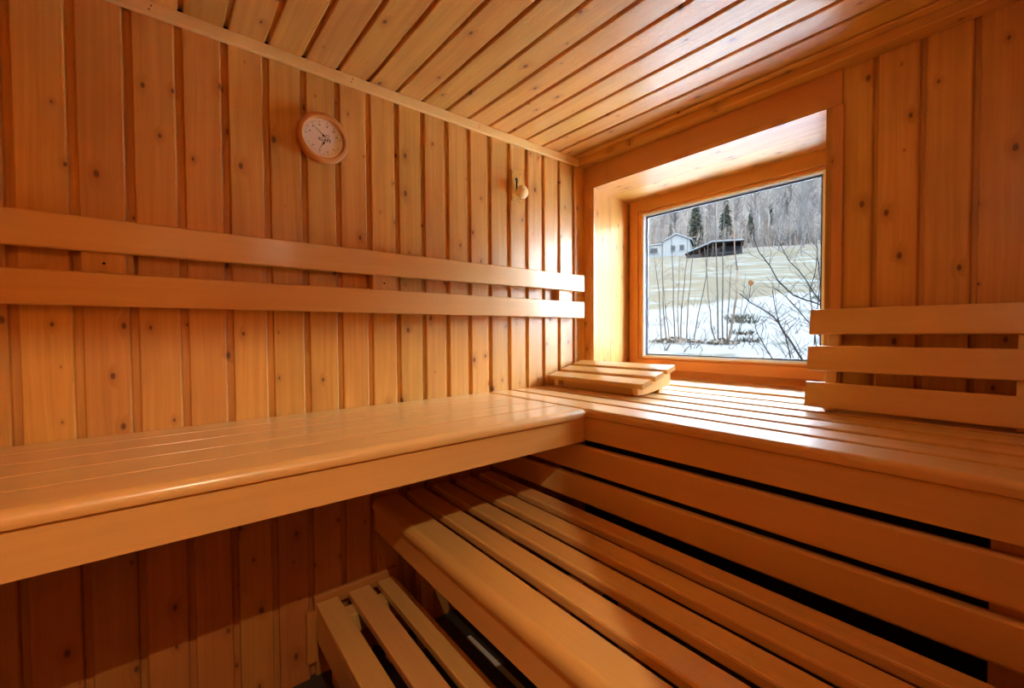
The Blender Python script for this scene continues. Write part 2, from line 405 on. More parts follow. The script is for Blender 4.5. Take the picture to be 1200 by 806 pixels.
bench_b = thing('window_bench', (0.85, -0.35, 0), 'upper slatted bench running under the window with two riser boards below', 'bench')
xa, xb = 0.004, XR - 0.004
plank('front_slat', xa, xb, -0.652, -0.537, ZB - 0.028, ZB, 'x', SL, bench_b, (0.003, 0.003, 0.003, 0.012))
for y0, y1 in ((-0.513, -0.417), (-0.387, -0.291), (-0.255, -0.157), (-0.120, -0.016)):
    plank('slat', xa, xb, y0, y1, ZB - 0.027, ZB, 'x', SL, bench_b, 0.0022)
plank('slat', 0.045, 1.079, 0.020, 0.132, ZB - 0.027, ZB, 'x', SL, bench_b, 0.0022)
plank('fascia', xa, xb, -0.645, -0.622, 0.796, ZB - 0.0295, 'x', SL, bench_b, 0.0022)
plank('riser_board', xa, xb, -0.640, -0.614, 0.677, 0.771, 'x', SL, bench_b, 0.007)
plank('riser_board', xa, xb, -0.640, -0.614, 0.568, 0.658, 'x', SL, bench_b, 0.007)
plank('post', 1.50, 1.57, -0.612, -0.565, 0.0, 0.80, 'z', M['bearer'], bench_b, 0.003)
for xx in (0.06, 0.80, 1.50):
    plank('bearer', xx, xx + 0.05, -0.621 if xx < 1 else -0.56, -0.02, 0.80, ZB - 0.028, 'y', M['bearer'], bench_b, 0.002)

# lower bench and step, both turned a little in plan
rotC = Matrix.Rotation(math.radians(-1.35), 4, 'Z')
bench_c = thing('lower_bench', (0.03, -0.66, 0), 'lower slatted bench with a rounded glossy front edge below the risers', 'bench', rot=rotC)
def lp(parent, name, x0, x1, y0, y1, z0, z1, axis, mat, r=0.004): return plank(name, x0, x1, y0, y1, z0, z1, axis, mat, parent, r, local=True)
Y0 = 0.66; LC = 1.60
lp(bench_c, 'front_slat', 0, LC, -1.192 + Y0, -1.092 + Y0, 0.531, 0.565, 'x', SL, (0.003, 0.003, 0.004, 0.024))
for y0, y1 in ((-1.060, -0.987), (-0.947, -0.878), (-0.838, -0.768), (-0.728, -0.662)):
    lp(bench_c, 'slat', 0, LC, y0 + Y0, y1 + Y0, 0.537, 0.565, 'x', SL, 0.006)
lp(bench_c, 'fascia', 0, LC, -1.186 + Y0, -1.163 + Y0, 0.45, 0.529, 'x', SL, 0.003)
for xx in (0.05, 0.75, 1.45):
    lp(bench_c, 'bearer', xx, xx + 0.05, -1.16 + Y0, -0.662 + Y0, 0.47, 0.5365 - 0.006, 'y', M['bearer'], 0.002)
    lp(bench_c, 'leg', xx, xx + 0.05, -1.05 + Y0, -1.0 + Y0, 0.0, 0.47, 'z', M['bearer'], 0.002)
    lp(bench_c, 'leg', xx, xx + 0.05, -0.74 + Y0, -0.69 + Y0, 0.0, 0.47, 'z', M['bearer'], 0.002)
step = thing('foot_step', (0.03, -1.12, 0), 'low three-slat foot step in front of the lower bench', 'step', rot=rotC)
S0 = 1.12
for y0, y1, t in ((-1.392, -1.320, 0.10), (-1.285, -1.209, 0.03), (-1.182, -1.117, 0.03)):
    lp(step, 'slat', 0.0, 1.45, y0 + S0, y1 + S0, 0.263 - 0.026, 0.263, 'x', SL, 0.004)
lp(step, 'front_board', 0.0, 1.45, -1.391 + S0, -1.366 + S0, 0.135, 0.236, 'x', SL, 0.003)
for xx in (0.03, 0.62, 1.36):
    lp(step, 'bearer', xx, xx + 0.06, -1.362 + S0, -1.12 + S0, 0.17, 0.236, 'y', SL, 0.003)
    for yy in (-1.355, -1.17):
        lp(step, 'leg', xx + 0.005, xx + 0.05, yy + S0, yy + 0.045 + S0, 0.0, 0.17, 'z', M['bearer'], 0.002)
# batten on the wall at step height
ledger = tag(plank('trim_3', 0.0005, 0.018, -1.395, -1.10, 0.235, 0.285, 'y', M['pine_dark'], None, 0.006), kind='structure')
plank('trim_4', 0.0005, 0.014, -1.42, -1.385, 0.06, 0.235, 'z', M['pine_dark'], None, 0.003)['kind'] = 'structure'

# metal strips on the floor beneath the lower bench
for i, (x0, x1, lab) in enumerate(((0.18, 0.355, 'short grey metal floor strip nearest the left wall under the lower bench'), (0.36, 0.75, 'longer grey metal floor strip under the lower bench'))):
    tag(plank('metal_strip', x0, x1, -0.895, -0.877, 0.0, 0.008, 'x', M['strip'], None, 0.002), lab, 'metal strip', 'metal strips on the floor')

# ------------------------------------------------------------------ backrests
br = thing('slatted_backrest', (0.0, -1.3, 1.24), 'long backrest of two horizontal slats fixed along the left wall', 'backrest')
for z0, z1 in ((1.379, 1.463), (1.243, 1.327)):
    plank('slat', 0.034, 0.056, -2.60, -0.074, z0, z1, 'y', SL, br, 0.004)
for y0, y1 in ((-1.930, -1.843), (-1.185, -1.098), (-0.236, -0.150), (-2.5, -2.413)):
    b = tg_board('batten', 0.205, 0.0995, 0.013, (0.0335, y0, 1.353), (0, 0, -1), (0, 1, 0), M['pine'], br)
    box('spacer_block', 0.0, 0.0175, y0, y1, 1.26, 1.45, M['bearer'], br)
    lathe('screw_hole', [(0.0, 0.0008), (0.0032, 0.0008), (0.0032, 0)], M['dark'], br, frame_m((0.0337, y0 + 0.043, 1.353), (0, 1, 0), (0, 0, 1)), seg=10)

lean = Matrix.Rotation(math.radians(-10), 4, 'X')
rb = thing('portable_backrest', (1.355, -0.118, ZB), 'leaning backrest of three wide slats standing on the window bench', 'backrest', rot=lean)
for z0, z1 in ((0.013, 0.096), (0.135, 0.217), (0.257, 0.341)):
    lp(rb, 'slat', -0.300, 0.315, 0.0, 0.020, z0, z1, 'x', SL, 0.003)
for x0 in (-0.252, 0.162):
    lp(rb, 'post', x0, x0 + 0.032, 0.0202, 0.046, 0.007, 0.335, 'z', M['pine_pale'], 0.003)

hr = thing('headrest', (0.30, -0.18, ZB), 'small slatted wooden headrest lying in the corner by the window', 'headrest')
th = math.radians(15); ct, st = math.cos(th), math.sin(th)
o = Vector((0.0, -0.31, 0.962))
for s in (0.0, 0.094, 0.186):
    yv = Vector((0, ct, st)); c = o + yv * (s + 0.032) + Vector((0.295, 0, 0)) - Vector((0, -st, ct)) * 0.0105
    me = cached('hr_slat', lambda: extrude('slat', rrect(-0.033, -0.0105, 0.033, 0.0105, 0.003), 0.53))
    link('slat', me, SL, hr, frame_m(c, (1, 0, 0), yv))
side = [(-0.300, 0.9425), (-0.294, 0.916), (-0.262, 0.912), (-0.190, 0.919), (-0.055, 0.938), (-0.055, 1.0075)]
for xx in (0.505, 0.06):
    v = [(xx, a, b) for a, b in side] + [(xx + 0.025, a, b) for a, b in side]; n = len(side)
    f = [(i, (i + 1) % n, n + (i + 1) % n, n + i) for i in range(n)] + [tuple(range(n)), tuple(range(2 * n - 1, n - 1, -1))]
    link('side_board', mesh('side_board', v, f), M['pine_pale'], hr)
box('cross_rail', 0.085, 0.505, -0.262, -0.24, ZB, 0.949, M['pine_pale'], hr)
box('cross_rail', 0.085, 0.505, -0.10, -0.075, ZB, 0.988, M['pine_pale'], hr)

# ------------------------------------------------------------------ thermometer on the left wall
tc = Vector((0.0, -1.343, 1.822)); TM = frame_m(tc, (0, 1, 0), (0, 0, 1))
tm = tag(link('thermometer', None, mw=TM), 'round wooden-rimmed sauna thermometer with cream dial on the left wall', 'thermometer')
lathe('rim', [(0.0, 0.001), (0.074, 0.001), (0.082, 0.010), (0.0835, 0.022), (0.081, 0.031), (0.075, 0.035), (0.068, 0.0345), (0.0645, 0.031), (0.063, 0.022), (0.0, 0.022)], M['ring'], tm, TM, seg=64)
dial = lathe('dial', [(0.0, 0.0235), (0.0628, 0.0235), (0.0628, 0.0225)], M['dial'], tm, TM, seg=64)
def strip(pts_w, z):
    v, f = [], []
    for (x0, y0, x1, y1, w) in pts_w:
        d = Vector((x1 - x0, y1 - y0)).normalized(); nx, ny = -d.y * w / 2, d.x * w / 2; b = len(v)
        v += [(x0 + nx, y0 + ny, z), (x0 - nx, y0 - ny, z), (x1 - nx, y1 - ny, z), (x1 + nx, y1 + ny, z)]; f.append((b, b + 1, b + 2, b + 3))
    return v, f
L = []
for i in range(29):
    a = math.radians(185 - i * 190 / 28); big = i % 4 == 0
    L.append((0.058 * math.cos(a), 0.010 + 0.047 * math.sin(a) * 1.02, (0.049 if big else 0.053) * math.cos(a), 0.010 + (0.039 if big else 0.043) * math.sin(a), 0.0013 if big else 0.0008))
for i in range(17):
    a = math.radians(205 + i * 130 / 16)
    L.append((0.056 * math.cos(a), 0.056 * math.sin(a), (0.048 if i % 2 == 0 else 0.052) * math.cos(a), (0.048 if i % 2 == 0 else 0.052) * math.sin(a), 0.001))
v, f = strip(L, 0.0239); link('scale_marks', mesh('scale_marks', v, f), M['ink'], dial, TM)['kind'] = 'stuff'
# coloured band of the scale and the round emblem
def text(body, size, x, y, parent, mw, z=0.0239, name='lettering'):
    c = bpy.data.curves.new(name, 'FONT'); c.body = body; c.size = size; c.align_x = 'CENTER'; c.align_y = 'CENTER'; c.extrude = 0.0001; c.offset = size * 0.02
    tmp = bpy.data.objects.new('tmp', c); me = bpy.data.meshes.new_from_object(tmp); bpy.data.objects.remove(tmp); me.name = name
    return link(name, me, M['ink'], parent, mw @ Matrix.Translation((x, y, z)))
text('KLAFS', 0.0145, 0.004, -0.004, dial, TM)
for i, nn in enumerate(('20', '40', '60', '80', '100', '120')):
    a = math.radians(172 - i * 33); text(nn, 0.0068, 0.043 * math.cos(a), 0.010 + 0.033 * math.sin(a), dial, TM)
for i, nn in enumerate(('20', '40', '60', '80')):
    a = math.radians(222 + i * 32); text(nn, 0.0058, 0.0435 * math.cos(a), 0.0435 * math.sin(a), dial, TM)
lathe('emblem', [(0.0042, 0.0238), (0.0055, 0.0238), (0.0055, 0.0241), (0.0042, 0.0241)], M['ink'], dial, TM @ Matrix.Translation((0.013, 0.010, 0)), seg=20, closed=True)
def needle(px, py, ang, ln):
    a = math.radians(ang); d = Vector((math.cos(a), math.sin(a))); n = Vector((-d.y, d.x)); p = Vector((px, py))
    pts = [p - d * 0.008 + n * 0.0012, p - d * 0.008 - n * 0.0012, p - n * 0.0016, p + d * ln, p + n * 0.0016]
    nd = poly_prism('needle', [(q.x, q.y) for q in pts], 0.0006, M['ink'], dial, TM @ Matrix.Translation((0, 0, 0.0262)))
    lathe('needle_hub', [(0.0, 0.0008), (0.0035, 0.0008), (0.0035, -0.003)], M['ink'], dial, TM @ Matrix.Translation((px, py, 0.0262)), seg=16)
needle(0.0, 0.009, 140, 0.043); needle(0.0, -0.016, 238, 0.033)
box('cover_glass', -0.001, 0.001, -0.001, 0.001, 0.0, 0.0005, M['glass'], None) if False else None

# ------------------------------------------------------------------ keyhole plate with a wooden knob
pc = Vector((0.0, -0.487, 1.848)); PM = frame_m(pc, (0, 1, 0), (0, 0, 1))
kp = tag(link('vent_slider', None, mw=PM), 'small wooden slider plate with round knob on left wall near the window', 'vent slider')
pm = extrude('plate', rrect(-0.030, 0.0, 0.030, 0.009, (0.0, 0.0, 0.003, 0.003)), 0.138)
link('plate', pm, M['pine'], kp, frame_m(pc, (0, 0, -1), (0, 1, 0)))
for sx, sy in ((-0.022, 0.058), (0.021, 0.058), (-0.022, -0.058), (0.021, -0.058), (0.002, -0.060)):
    lathe('screw', [(0.0, 0.0012), (0.0025, 0.0012), (0.0028, 0)], M['screw'], kp, PM @ Matrix.Translation((sx, sy, 0.009)), seg=10)
kh = [(0.009 * math.cos(math.radians(a)), 0.028 + 0.009 * math.sin(math.radians(a))) for a in range(-60, 241, 25)] + [(-0.0045, -0.028), (0.0045, -0.028)]
poly_prism('keyhole', kh, 0.0006, M['dark'], kp, PM @ Matrix.Translation((0.0, 0.0, 0.0088)))
lathe('bolt', [(0.0, 0.010), (0.004, 0.009), (0.004, 0)], M['steel'], kp, PM @ Matrix.Translation((0.002, 0.026, 0.009)), seg=14)
kn = lathe('knob', [(0.0, 0.0), (0.008, 0.0), (0.008, 0.012), (0.014, 0.016), (0.024, 0.022), (0.029, 0.030), (0.030, 0.038), (0.027, 0.046), (0.018, 0.052), (0.0, 0.054)], M['knobw'], kp, PM @ Matrix.Translation((0.004, -0.036, 0.009)), seg=32)

# ------------------------------------------------------------------ entrance lamp in the niche
lm = thing('ceiling_lamp', (LAMP_POS.x, LAMP_POS.y, ZC), 'small round ceiling lamp in the entrance niche', 'lamp')
lathe('base', [(0.0, -0.001), (0.045, -0.001), (0.045, -0.018), (0.02, -0.022), (0.02, -0.03), (0.0, -0.03)], M['knobw'], lm, MW[lm])
em = NT('lamp_bulb'); em.set('Emission Color', (*LAMP_COL, 1)); em.set('Emission Strength', 8.0)
lathe('bulb', [(0.0, -0.03), (0.010, -0.031), (0.014, -0.040), (0.012, -0.05), (0.0, -0.056)], em.m, lm, MW[lm], seg=20)
ld = bpy.data.lights.new('lamp_light', 'POINT'); ld.energy = LAMP_WATT; ld.color = LAMP_COL; ld.shadow_soft_size = 0.006
lo = bpy.data.objects.new('lamp_light', ld); COL.objects.link(lo); lo.location = LAMP_POS

wl = thing('fill_lamp', (XR, -1.18, 1.72), 'added round fill light on the right wall, out of view', 'lamp')  # added fill light, brightens the dim lower right of the room
WM = frame_m((XR, -1.18, 1.72), (0, -1, 0), (0, 0, 1))
lathe('base', [(0.0, 0.0), (0.06, 0.0), (0.06, 0.012), (0.0, 0.012)], M['knobw'], wl, WM)
gm = NT('fill_glow'); gm.set('Base Color', (0.9, 0.8, 0.65, 1)); gm.set('Emission Color', (*LAMP_COL, 1)); gm.set('Emission Strength', 10.0)
lathe('globe', [(0.03, 0.012), (0.048, 0.03), (0.05, 0.055), (0.04, 0.08), (0.02, 0.094), (0.0, 0.097)], gm.m, wl, WM, seg=32)

# ------------------------------------------------------------------ outside: a winter slope
EXT = 0.0275  # darkens every outdoor colour in place of a lower outside exposure
def ec(*c): return tuple(v * EXT for v in c)
TP = [(0, .35), (3, .5), (6, .78), (8, .95), (11, 1.5), (14, 2.15), (20, 3.0), (40, 6.4), (70, 12.3), (80, 14.2), (100, 18.5), (140, 31), (200, 57), (260, 90), (330, 130), (420, 140)]
DXY = (-0.407, 0.914)
def dist(x, y): return (x - 1.55) * DXY[0] + (y + 1.788) * DXY[1]
def lat(x, y): return (x - 1.55) * DXY[1] - (y + 1.788) * DXY[0]
def xy(d, s): return (1.55 + DXY[0] * d + DXY[1] * s, -1.788 + DXY[1] * d - DXY[0] * s)
def prof(d):
    for (a, za), (b, zb) in zip(TP, TP[1:]):
        if d <= b: return za + (zb - za) * max(0.0, (d - a)) / (b - a)
    return TP[-1][1]
def ground_z(x, y):
    d = dist(x, y); z = prof(d); w = min(1.0, d / 40.0)
    return z + w * (0.25 * math.sin(x * 0.31 + 1) * math.sin(y * 0.23)) + 0.03 * math.sin(x * 2.1) * math.sin(y * 1.7 + 0.5)
def ground_mat():
    t = NT('winter_ground')
    geo = t.node('ShaderNodeNewGeometry').outputs['Position']; sp = t.node('ShaderNodeSeparateXYZ', i_0=geo)
    d = t.math('ADD', t.math('MULTIPLY', t.math('SUBTRACT', sp.outputs[0], 1.55), DXY[0]), t.math('MULTIPLY', t.math('ADD', sp.outputs[1], 1.788), DXY[1]))
    n1 = t.node('ShaderNodeTexNoise', i_Vector=geo, i_Scale=0.16, i_Detail=4.0).outputs[0]
    n2 = t.node('ShaderNodeTexNoise', i_Vector=t.node('ShaderNodeMapping', i_Vector=geo, i_Rotation=(0, 0, 0.42), i_Scale=(0.34, 1.25, 0.5)).outputs[0], i_Scale=1.0, i_Detail=5.0, i_Roughness=0.6).outputs[0]
    n3 = t.node('ShaderNodeTexNoise', i_Vector=geo, i_Scale=3.0, i_Detail=4.0).outputs[0]
    n4 = t.node('ShaderNodeTexNoise', i_Vector=geo, i_Scale=0.7, i_Detail=6.0, i_Roughness=0.7).outputs[0]
    snow = t.mix(n3, ec(0.90, 0.84, 0.82), ec(0.78, 0.75, 0.76))
    snow = t.mix(t.ramp(n4, 0.58, 0.66), snow, ec(0.34, 0.33, 0.27))
    grass = t.mix(t.ramp(n4, 0.3, 0.7), ec(0.60, 0.50, 0.36), ec(0.44, 0.36, 0.27))
    field = t.mix(t.ramp(n2, 0.55, 0.63), grass, ec(0.80, 0.83, 0.86))
    litter = t.mix(t.ramp(n4, 0.35, 0.7), ec(0.74, 0.60, 0.53), ec(0.46, 0.39, 0.37))
    hill = t.mix(t.ramp(n4, 0.60, 0.72), litter, ec(0.62, 0.62, 0.64))
    la = t.math('SUBTRACT', t.math('MULTIPLY', t.math('SUBTRACT', sp.outputs[0], 1.55), DXY[1]), t.math('MULTIPLY', t.math('ADD', sp.outputs[1], 1.788), DXY[0]))
    dn = t.math('ADD', t.math('SUBTRACT', d, t.math('MULTIPLY', la, 0.7)), t.math('MULTIPLY', t.math('SUBTRACT', n4, 0.5), 5.0))
    c = t.mix(t.ramp(dn, 13.0, 13.9), snow, field)
    c = t.mix(t.ramp(t.math('ADD', d, t.math('MULTIPLY', t.math('SUBTRACT', n1, 0.5), 16.0)), 78, 86), c, hill)
    c = t.mix(t.ramp(d, 4.7, 5.3), (0.86, 0.90, 0.96), c)          # unseen near snow, far brighter than the rest, bounces light indoors
    t.set('Base Color', c); t.set('Roughness', 0.9); t.set('Specular IOR Level', 0.0); return t.m
rows = [0.53]
while rows[-1] < 400: rows.append(rows[-1] * 1.05 + 0.16)
NC = 90; v, f = [], []
for y in rows:
    xc = 1.55 - 0.445 * (y + 1.788); hw = 7 + 1.15 * y
    for j in range(NC + 1):
        x = xc + hw * (2 * j / NC - 1); v.append((x, y, ground_z(x, y)))
for i in range(len(rows) - 1):
    for j in range(NC):
        a = i * (NC + 1) + j; f.append((a, a + 1, a + NC + 2, a + NC + 1))
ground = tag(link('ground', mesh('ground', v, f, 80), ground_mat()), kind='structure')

def tube(V, F, pts, rad, sides=5):
    pts = [Vector(p) for p in pts]; b0 = len(V); n = len(pts)
    for i, p in enumerate(pts):
        d = (pts[min(i + 1, n - 1)] - pts[max(i - 1, 0)]).normalized()
        a = d.cross(Vector((0.3, 0.9, 0.2))).normalized(); b = d.cross(a)
        for k in range(sides):
            q = 2 * math.pi * k / sides; V.append(p + (a * math.cos(q) + b * math.sin(q)) * rad[i])
    for i in range(n - 1):
        for k in range(sides):
            F.append((b0 + i * sides + k, b0 + i * sides + (k + 1) % sides, b0 + (i + 1) * sides + (k + 1) % sides, b0 + (i + 1) * sides + k))
bark_pale = plain('pale_bark', ec(1.15, 0.98, 0.88), 0.9, noise=0.5, scale=3)
bark_grey = plain('grey_bark', ec(0.66, 0.58, 0.56), 0.9, noise=0.5, scale=12)
bark_brown = plain('brown_bark', ec(0.80, 0.55, 0.42), 0.9, noise=0.5, scale=12)
bark_stem = plain('sapling_bark', ec(0.36, 0.31, 0.28), 0.9, noise=0.5, scale=12)
bark_dark = plain('dark_twig_bark', ec(0.16, 0.14, 0.13), 0.9, noise=0.4, scale=12)
needles = plain('spruce_needles', ec(0.42, 0.47, 0.37), 0.9, noise=0.7, scale=2)
leafm = plain('dry_brown_leaf', ec(0.62, 0.26, 0.12), 0.8)
litterm = plain('dry_leaf_litter', ec(0.88, 0.70, 0.58), 0.9, noise=0.5, scale=9)
snowm = plain('roof_snow', ec(0.88, 0.91, 0.96), 0.9)
whitew = plain('white_house_wall', ec(0.88, 0.88, 0.88), 0.9)
darkw = plain('weathered_dark_boards', ec(0.17, 0.16, 0.17), 0.9, noise=0.4, scale=1.5)
greyw = plain('grey_window_pane', ec(0.22, 0.23, 0.25), 0.9)
tuftm = plain('withered_grass', ec(0.26, 0.24, 0.17), 0.9, noise=0.5, scale=20)

def bare_tree_mesh(seed, h, lean=0.03, twigs=46, tw=0.0050, tr=0.012):
    R = random.Random(seed); V, F = [], []
    px = [Vector((0, 0, -0.6))]; n = 7
    for i in range(1, n + 1):
        px.append(Vector((R.uniform(-1, 1) * lean * h * i / n, R.uniform(-1, 1) * lean * h * i / n, h * i / n)))
    r0_ = h * tr
    tube(V, F, px, [r0_ * (1 - 0.85 * i / n) for i in range(n + 1)], 4)
    for k in range(twigs):
        tt = R.uniform(0.28, 0.98); i = min(int(tt * n), n - 1); p = px[i].lerp(px[i + 1], tt * n - i)
        a = R.uniform(0, 6.283); ln = h * R.uniform(0.10, 0.24) * (1.15 - tt * 0.6); el = R.uniform(0.5, 1.1)
        dv = Vector((math.cos(a) * math.cos(el), math.sin(a) * math.cos(el), math.sin(el)))
        q = p + dv * ln * 0.5; e = p + dv * ln + Vector((0, 0, ln * 0.2))
        w = h * tw
        tube(V, F, [p, q, e], [w, w * 0.7, w * 0.35], 3)
        for m in range(3):
            s = p.lerp(e, R.uniform(0.35, 0.9)); a2 = a + R.uniform(-1.2, 1.2)
            tube(V, F, [s, s + Vector((math.cos(a2) * 0.7, math.sin(a2) * 0.7, R.uniform(0.3, 1.0))) * ln * R.uniform(0.25, 0.5)], [w * 0.5, w * 0.25], 3)
    return mesh('bare_tree', V, F)
R = random.Random(11)
var_pale = [bare_tree_mesh(s, 11) for s in range(4)]; var_grey = [bare_tree_mesh(20 + s, 10, 0.05, 70) for s in range(4)]
var_fine = [bare_tree_mesh(40 + s, 9, 0.06, 90, 0.0022, 0.008) for s in range(3)]
for m_ in var_fine: m_.materials.append(bark_grey)
for m_ in var_pale: m_.materials.append(bark_pale)
for m_ in var_grey: m_.materials.append(bark_grey)
def put_tree(me, x, y, sc, label, group, name='bare_tree'):
    mw = Matrix.Translation((x, y, ground_z(x, y))) @ Matrix.Rotation(R.uniform(0, 6.28), 4, 'Z') @ Matrix.Scale(sc, 4)
    return tag(link(name, me, mw=mw), label, 'tree', group)
spots = [xy(88, -5.6), xy(99, -0.6), xy(104, 4.1), xy(118, 8.6), xy(150, 14.5), xy(95, -10.8)]
n = 0; tries = 0
while n < 280 and tries < 20000:
    tries += 1
    d = R.uniform(86, 290); s = R.uniform(-0.27, 0.27) * d
    left = s < 0.0
    if left and R.random() < 0.35: continue
    x, y = xy(d, s)
    if min((x - a) ** 2 + (y - b) ** 2 for a, b in spots) < 5.0 ** 2: continue
    spots.append((x, y))
    pale = R.random() < (0.7 if left else 0.45)
    put_tree(R.choice(var_pale if pale else var_grey), x, y, R.uniform(0.8, 1.3) if left else R.uniform(0.95, 1.6), 'slender pale-barked leafless tree on the wooded hillside' if pale else 'grey twiggy leafless tree on the wooded hillside',
             'pale leafless trees on the hillside' if pale else 'grey leafless trees on the hillside')
    n += 1
for d, s, sc in ((52, 6.5, 0.85), (58, 9.5, 1.0), (47, 8.6, 0.8), (63, 5.5, 0.9), (66, 8.5, 1.05), (70, 12, 1.1), (56, 12.5, 0.95), (74, 6.5, 0.95), (76, 9.8, 1.0)):
    x, y = xy(d, s); put_tree(R.choice(var_fine), x, y, sc, 'grey leafless tree at the upper edge of the meadow right of the shed', 'leafless trees at the meadow edge')
def spruce_mesh(seed, h, w):
    Q = random.Random(seed); V, F = [], []
    tube(V, F, [(0, 0, -0.5), (0, 0, h)], [h * 0.012, 0.02], 5)
    for i in range(330):
        tt = (i + Q.random()) / 330; z = h * (0.06 + 0.93 * tt); r = w * (1 - tt) ** 0.85 * Q.uniform(0.6, 1.0) + 0.08
        a = Q.uniform(0, 6.283); o = Vector((math.cos(a), math.sin(a), 0)); sd = Vector((-o.y, o.x, 0)); b = len(V)
        wd = r * 0.28 + 0.06
        V += [Vector((0, 0, z)), o * r * 0.55 + sd * wd + Vector((0, 0, z - r * 0.12)), o * r + Vector((0, 0, z - r * 0.38)), o * r * 0.55 - sd * wd + Vector((0, 0, z - r * 0.12))]
        V += [o * r * 0.5 + Vector((0, 0, z - r * 0.34 - 0.1))]
        F += [(b, b + 1, b + 2), (b, b + 2, b + 3), (b + 1, b + 4, b + 2), (b + 3, b + 2, b + 4)]
    return V, F
for d, s, h, w, lab in ((88, -5.6, 12.0, 2.4, 'tall green spruce standing behind the dark shed'), (99, -0.6, 11.5, 2.2, 'dark spruce on the hillside above the flat end of the shed roof'),
                        (104, 4.1, 7.5, 1.5, 'lower spruce on hillside right of the dark shed'), (118, 8.6, 8.0, 1.4, 'small dark spruce high on the hill'),
                        (150, 14.5, 9.0, 1.7, 'spruce near the top right of the window view'), (95, -10.8, 6.0, 1.2, 'short spruce behind the white house')):
    x, y = xy(d, s); V, F = spruce_mesh(int(d), h, w)
    tag(link('spruce', mesh('spruce', V, F), needles, mw=Matrix.Translation((x, y, ground_z(x, y)))), lab, 'tree')

# white house and dark shed at the foot of the hill
def bframe(x, y, ang): return Matrix.Translation((x, y, ground_z(x, y) - 0.15)) @ Matrix.Rotation(ang, 4, 'Z')
ang = math.radians(24)
hm = bframe(-38.6, 65.5, ang)
hs = tag(link('house', None, mw=hm), 'white house with snowy roof left of the shed beyond the meadow', 'house')
def gable(w, dp, h, g): return [(-w / 2, 0), (w / 2, 0), (w / 2, h), (0, h + g), (-w / 2, h)]
def prism_y(name, pr, y0, y1, mat, parent, mw):
    n = len(pr); v = [(x, y0, z) for x, z in pr] + [(x, y1, z) for x, z in pr]
    f = [(i, (i + 1) % n, n + (i + 1) % n, n + i) for i in range(n)] + [tuple(range(n)), tuple(range(2 * n - 1, n - 1, -1))]
    return link(name, mesh(name, v, f), mat, parent, mw)
prism_y('wall', gable(4.2, 6, 2.7, 1.0), 0, 6, whitew, hs, hm @ Matrix.Translation((1.4, 0, 0)))
prism_y('roof', [(-2.4, 2.6), (0, 3.75), (2.4, 2.6), (2.4, 2.78), (0, 3.95), (-2.4, 2.78)], -0.3, 6.2, snowm, hs, hm @ Matrix.Translation((1.4, 0, 0)))
prism_y('annex_wall', [(-2.2, 0), (1.6, 0), (1.6, 2.3), (-2.2, 2.3)], 0.4, 5, whitew, hs, hm @ Matrix.Translation((-2.2, 0, 0)))
prism_y('annex_roof', [(-2.4, 2.3), (1.6, 2.3), (1.6, 2.5), (-2.4, 2.5)], 0.1, 5, snowm, hs, hm @ Matrix.Translation((-2.2, 0, 0)))
for x0, x1, z0, z1, yy in ((-3.0, -1.7, 0.9, 1.8, 0.37), (0.5, 1.2, 1.0, 1.9, -0.03), (1.9, 2.6, 1.0, 1.9, -0.03)):
    wn = box('window', x0, x1, yy, yy + 0.05, z0, z1, greyw, hs, local=True)
    box('sill', x0 - 0.1, x1 + 0.1, yy - 0.08, yy + 0.04, z0 - 0.1, z0, whitew, wn).matrix_basis = Matrix.Identity(4)
sm = bframe(-28.4, 61.3, ang)
sh = tag(link('shed', None, mw=sm), 'dark open timber shed with snow-edged sloping roof beyond the meadow', 'shed')
prism_y('roof', [(-4.2, 0.9), (-0.4, 2.3), (3.6, 2.15), (3.6, 2.3), (-0.4, 2.46), (-4.2, 1.05)], -0.4, 4.5, snowm, sh, sm)
prism_y('roof_boards', [(-4.1, 0.8), (-0.4, 2.2), (3.5, 2.05), (3.5, 2.15), (-0.4, 2.3), (-4.1, 0.9)], -0.3, 4.4, darkw, sh, sm)
prism_y('back_wall', [(-4.0, -0.5), (3.4, -1.4), (3.4, 2.05), (-0.4, 2.2), (-4.0, 0.85)], 3.2, 3.4, darkw, sh, sm)
for xx, zt in ((-3.6, 0.95), (-2.2, 1.45), (-0.4, 2.15), (1.1, 2.1), (2.4, 2.05), (3.3, 2.05)):
    box('post', xx - 0.09, xx + 0.09, -0.1, 0.08, -1.4, zt, darkw, sh, local=True)
for z in (0.0, 0.55): box('rail', -0.4, 3.4, -0.06, 0.02, z, z + 0.16, darkw, sh, local=True)
box('side_panel', -4.0, -1.9, 0.1, 0.2, -0.8, 0.75, darkw, sh, local=True)

